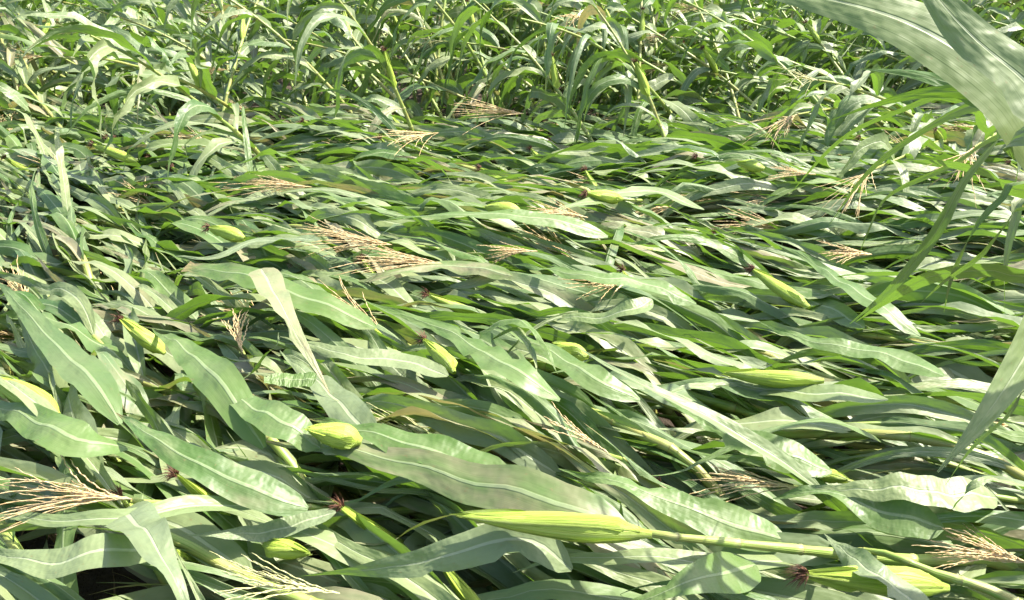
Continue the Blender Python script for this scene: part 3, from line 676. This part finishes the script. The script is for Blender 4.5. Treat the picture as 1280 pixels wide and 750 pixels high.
# ---- the upright plants close to the camera at the right edge
def near_plant(label, root, H, leaves, extra=4, az=0):
    x, y = root; pts = [(x + .03*math.sin(i*.9), y + .02*math.cos(i*1.1), H*i/9) for i in range(10)]
    pl = Plant((x, y, 0.)); pl.hero = True; pl.label = label; pl.kind = 'upright'; P = resample(pts, 40); pl.path = P; pl.mid = tuple(P[30])
    pl.stalk = stalk_geo(pts, .014, .007, 12, 10, (U(0, 1), .2, 0))
    for pp, W, kw in leaves:
        Q = [near(*p) for p in pp]
        base = P[int(np.argmin([abs(q[2]-Q[0][2]+.03) for q in P]))]
        Pm = resample(Q, 9); T_, S_, N_ = frames(Pm); c = A((0, 0, CAMZ)) - Pm[4]; c /= np.linalg.norm(c); c = c + A((0, 0, kw.get('up', 0.)))
        roll = math.atan2(-S_[4].dot(c), N_[4].dot(c)) + kw.get('off', .3)
        pl.leaves.append(leaf_geo([tuple(base)] + Q, W, roll, kw.get('twist', 0), kw.get('rnd', (.5, .2, .2)), 34, 9, kw.get('vee', .2), kw.get('wave', .006), kw.get('blunt', False), kw.get('base', .6)))
    for i in range(extra):
        q = P[int((.25 + .5*i/max(1, extra))*39)]
        pth = fall_path(tuple(q), U(-.7, .7), R(U(45, 65)), U(.6, .75), 20, lambda X, Y: .1, 1.6)
        pl.leaves.append(leaf_geo(pth, U(.075, .095), 0, G(0, .3), rleaf(), 20, 7, .3, .008))
    plants.append(pl); return pl
near_plant('tall near plant whose very broad pale blades fill the upper right corner', (.74, .92), 1.85,
  [([(1330, 190, 1.10), (1268, 118, 1.06), (1205, 66, 1.05), (1120, 22, 1.06), (1010, -6, 1.08), (880, -24, 1.12)], .105, dict(off=0., up=.5, rnd=(.2, .15, .1), wave=.003, base=.95, vee=.10)),
   ([(1340, 150, 1.0), (1275, 95, .98), (1210, 40, .97), (1150, -30, .97), (1110, -100, 1.0)], .09, dict(off=0., up=.8, rnd=(.3, .15, .4), wave=.008, base=.95, vee=.25)),
   ([(1360, 150, .95), (1300, 165, .93), (1262, 178, .95), (1268, 200, 1.0)], .07, dict(off=0., up=.6, rnd=(.6, .15, .3)))], 3, R(-60))
near_plant('plant at the right with translucent green blades and hanging narrow grey ones', (1.22, 1.30), 1.55,
  [([(1290, 135, 1.62), (1240, 118, 1.58), (1160, 116, 1.56), (1090, 132, 1.58), (1040, 150, 1.6)], .055, dict(off=math.pi+.5, rnd=(.2, .1, 0), wave=.004)),
   ([(1270, 130, 1.6), (1200, 108, 1.6), (1140, 92, 1.62), (1075, 86, 1.66)], .085, dict(off=math.pi-.5, rnd=(.2, .1, 0), wave=.008)),
   ([(1300, 120, 1.55), (1250, 172, 1.48), (1205, 225, 1.45), (1170, 290, 1.46), (1120, 355, 1.5), (1062, 405, 1.6)], .060, dict(off=.9, rnd=(.4, .1, .9), vee=.3, twist=-.4)),
   ([(1300, 345, 1.5), (1240, 338, 1.45), (1165, 345, 1.5), (1110, 375, 1.6), (1070, 402, 1.7)], .06, dict(off=.6, rnd=(.1, .1, 0), vee=.3)),
   ([(1300, 240, 1.5), (1240, 215, 1.5), (1180, 205, 1.55), (1130, 200, 1.6)], .085, dict(off=.9, rnd=BLUE)),
   ([(1300, 225, 1.45), (1250, 250, 1.42), (1215, 290, 1.42), (1190, 345, 1.45), (1180, 390, 1.5)], .04, dict(off=.5, rnd=(.9, .4, 0), vee=.4, twist=1.2)),
   ([(1310, 255, 1.40), (1262, 275, 1.36), (1225, 320, 1.36), (1180, 352, 1.4), (1150, 380, 1.45)], .035, dict(off=.8, rnd=(.9, .4, 0), vee=.5))], 0)
near_plant('plant at the right edge with thin ribbon blades drooping over the mat', (1.45, 1.75), 1.35,
  [([(1310, 125, 2.2), (1220, 130, 2.1), (1150, 165, 2.05), (1085, 215, 2.05), (1036, 282, 2.1)], .050, dict(off=.9, rnd=(.3, .2, 0), vee=.5)),
   ([(1290, 160, 2.1), (1190, 205, 2.0), (1110, 245, 2.0), (1085, 290, 2.02), (1074, 318, 2.05)], .04, dict(off=.8, rnd=(.4, .3, 0), vee=.5)),
   ([(1300, 240, 2.0), (1268, 280, 1.95), (1256, 340, 1.95), (1256, 392, 1.98)], .045, dict(off=.3, rnd=(.9, .5, 0), vee=.5)),
   ([(1320, 120, 2.3), (1230, 105, 2.2), (1130, 135, 2.2), (1050, 175, 2.25), (985, 245, 2.4)], .035, dict(off=.8, rnd=(.2, .3, 0), vee=.6))], 2, R(100))
near_plant('plant at the right edge with one wide blade slanting down to a fine point', (1.04, 1.20), 1.15,
  [([(1345, 300, 1.34), (1312, 385, 1.27), (1272, 460, 1.20), (1224, 530, 1.14), (1172, 590, 1.10)], .12, dict(off=.5, up=.0, rnd=(.0, .05, .0), wave=.002, base=.95, vee=.12)),
   ([(1310, 470, 1.3), (1260, 520, 1.28), (1215, 560, 1.3), (1182, 606, 1.36)], .02, dict(off=.4, rnd=(.8, .4, 0)))], 0, R(80))
# the blade that rises as a lone dark ribbon
hero('lone dark ribbon blade standing up from the mat at the upper right',
     [(1060, 262, -.02), (1010, 240, .0), (960, 225, .02), (900, 215, .0)],
     [([(960, 158, .0), (1010, 118, .30), (1045, 80, .46), (1072, 45, .6)], .05, dict(face=.3, rnd=(.1, .1, 0), vee=.5))], [], None, 3, .8)
#END_HEROES
# blades of the ordinary plants never lie over the ears, tassels and stalks that show in the photograph
FU = A([(*proj(q), math.dist(q, (0, 0, CAMZ)), r_) for q, r_ in FEAT])
for p in plants:
    if p.hero or not p.paths: continue
    keep = []
    for (pth, W), g in zip(p.paths, p.leaves):
        uv_ = A([(*proj(q), math.dist(q, (0, 0, CAMZ))) for q in pth[1::2]])
        dd = np.hypot(uv_[:, None, 0]-FU[None, :, 0], uv_[:, None, 1]-FU[None, :, 1])
        lim = FU[None, :, 3]*2.2/FU[None, :, 2] + W*.35*F/uv_[:, None, 2]
        if not ((dd < lim) & (uv_[:, None, 2] < FU[None, :, 2]-.03)).any(): keep.append(g)
    p.leaves = keep
    if p.tassel:
        q = p.path[39]; u_, v_ = proj(q); d_ = math.dist(q, (0, 0, CAMZ))
        if ((np.hypot(u_-FU[:, 0], v_-FU[:, 1]) < 40) & (d_ < FU[:, 2])).any(): p.tassel = None
# ================================================================ LINK EVERYTHING
def visible(pl):
    k = 0
    for q in (pl.path[12], pl.path[20], pl.path[28], pl.path[39]):
        u, v = proj(q)
        if -30 < u < 1310 and -40 < v < 790: k += 1
    return k
cand = [p for p in plants if p.hero] + sorted([p for p in plants if not p.hero and visible(p)], key=lambda p: math.hypot(p.mid[0], p.mid[1]))
indiv = cand[:300]; rest = [p for p in plants if p not in indiv]
print('plants', len(plants), 'in view', len(cand))
def zone(u, v, kind):
    col = ('far left', 'left', 'centre left', 'centre', 'centre right', 'right', 'far right')[int(clamp(u/1280*7, 0, 6.99))]
    if kind == 'leaning': return 'half standing', ('leaning maize plant with arching blades', col)
    r_ = ('far edge', 'upper band', 'middle band', 'lower band', 'nearest strip')[int(clamp((v-120)/630*5, 0, 4.99))]
    return r_, ('flattened maize plant', col)
def link(pl):
    if not pl.leaves and not pl.hero: return
    e = bpy.data.objects.new('maize_plant', None); C.objects.link(e); e.location = pl.root; e.empty_display_size = .1
    u, v = proj(pl.mid); feats = []
    if pl.tassel: feats.append('tassel')
    if pl.ears: feats.append('ear')
    ft = {(): 'without ear or tassel', ('tassel',): 'with straw tassel', ('ear',): 'with husked ear', ('tassel', 'ear'): 'with tassel and ear'}[tuple(feats)]
    if pl.label: e['label'] = pl.label
    else:
        rr, (kind, col) = zone(u, v, pl.kind)
        if pl.kind == 'leaning': lb = 'leaning maize plant %s at the %s of the back rows' % (ft, col)
        else: lb = 'flattened maize plant %s, %s of the %s' % (ft, col, rr)
        e['label'] = lb
        e['group'] = ('leaning' if pl.kind == 'leaning' else 'flattened') + ' maize plants ' + ft + ', ' + col + ('' if pl.kind == 'leaning' else ' ' + rr)
    e['category'] = 'maize plant'
    if pl.stalk: pl.stalk.build('stalk', M_STALK, e, pl.root)
    for g in pl.leaves: g.build('leaf', M_LEAF, e, pl.root)
    for g, s in pl.ears:
        o = g.build('ear', M_HUSK, e, pl.root)
        if s: s.build('silk', M_SILK, o, pl.root)
    if pl.tassel: pl.tassel.build('tassel', pl.tmat, e, pl.root)
    return e
for p in indiv: link(p)
# everything past the three hundred plants that show largest: one mass
me = Geo(); slots = [(M_STALK, []), (M_LEAF, []), (M_HUSK, []), (M_SILK, []), (M_TASSEL, []), (M_TASSEL_G, [])]
for p in rest:
    slots[0][1].append(p.stalk); slots[1][1].extend(p.leaves)
    for g, s in p.ears:
        slots[2][1].append(g)
        if s: slots[3][1].append(s)
    if p.tassel: slots[4 if p.tmat == M_TASSEL else 5][1].append(p.tassel)
idx = []; allg = Geo()
for k, (m_, gs) in enumerate(slots):
    for g in gs:
        allg.merge(g); idx.append(np.full(sum(len(f) for f in g.f), k, dtype=np.int32))
mass = allg.build('distant_maize', M_LEAF); mass.data.materials.clear()
for m_, gs in slots: mass.data.materials.append(m_)
mass.data.polygons.foreach_set('material_index', np.concatenate(idx)); mass['kind'] = 'stuff'
mass['label'] = 'mass of windblown maize behind and around the nearer plants'; mass['category'] = 'maize'
# dead straw on the soil
lit = Geo()
for i in range(1500):
    y = U(1.2, 6.5); x = U(-y*.62-.4, y*.62+.4); a = U(0, 3.14); l = U(.05, .28); z = ground_z(x, y)+.012+U(0, .05)
    p0 = (x, y, z); p1 = (x+math.cos(a)*l*.5, y+math.sin(a)*l*.5, z+U(.0, .03)); p2 = (x+math.cos(a+.2)*l, y+math.sin(a+.2)*l, z+U(-.005, .04))
    lit.merge(leaf_geo([p0, p1, p2], U(.002, .02), U(-.6, .6), U(-1, 1), (U(0, 1), U(0, 1), 0), 5, 3, .3, .002))
lo = lit.build('dead_straw', M_STRAW); lo['kind'] = 'stuff'; lo['label'] = 'brown dead straw littering the soil under the fallen maize'; lo['category'] = 'straw'
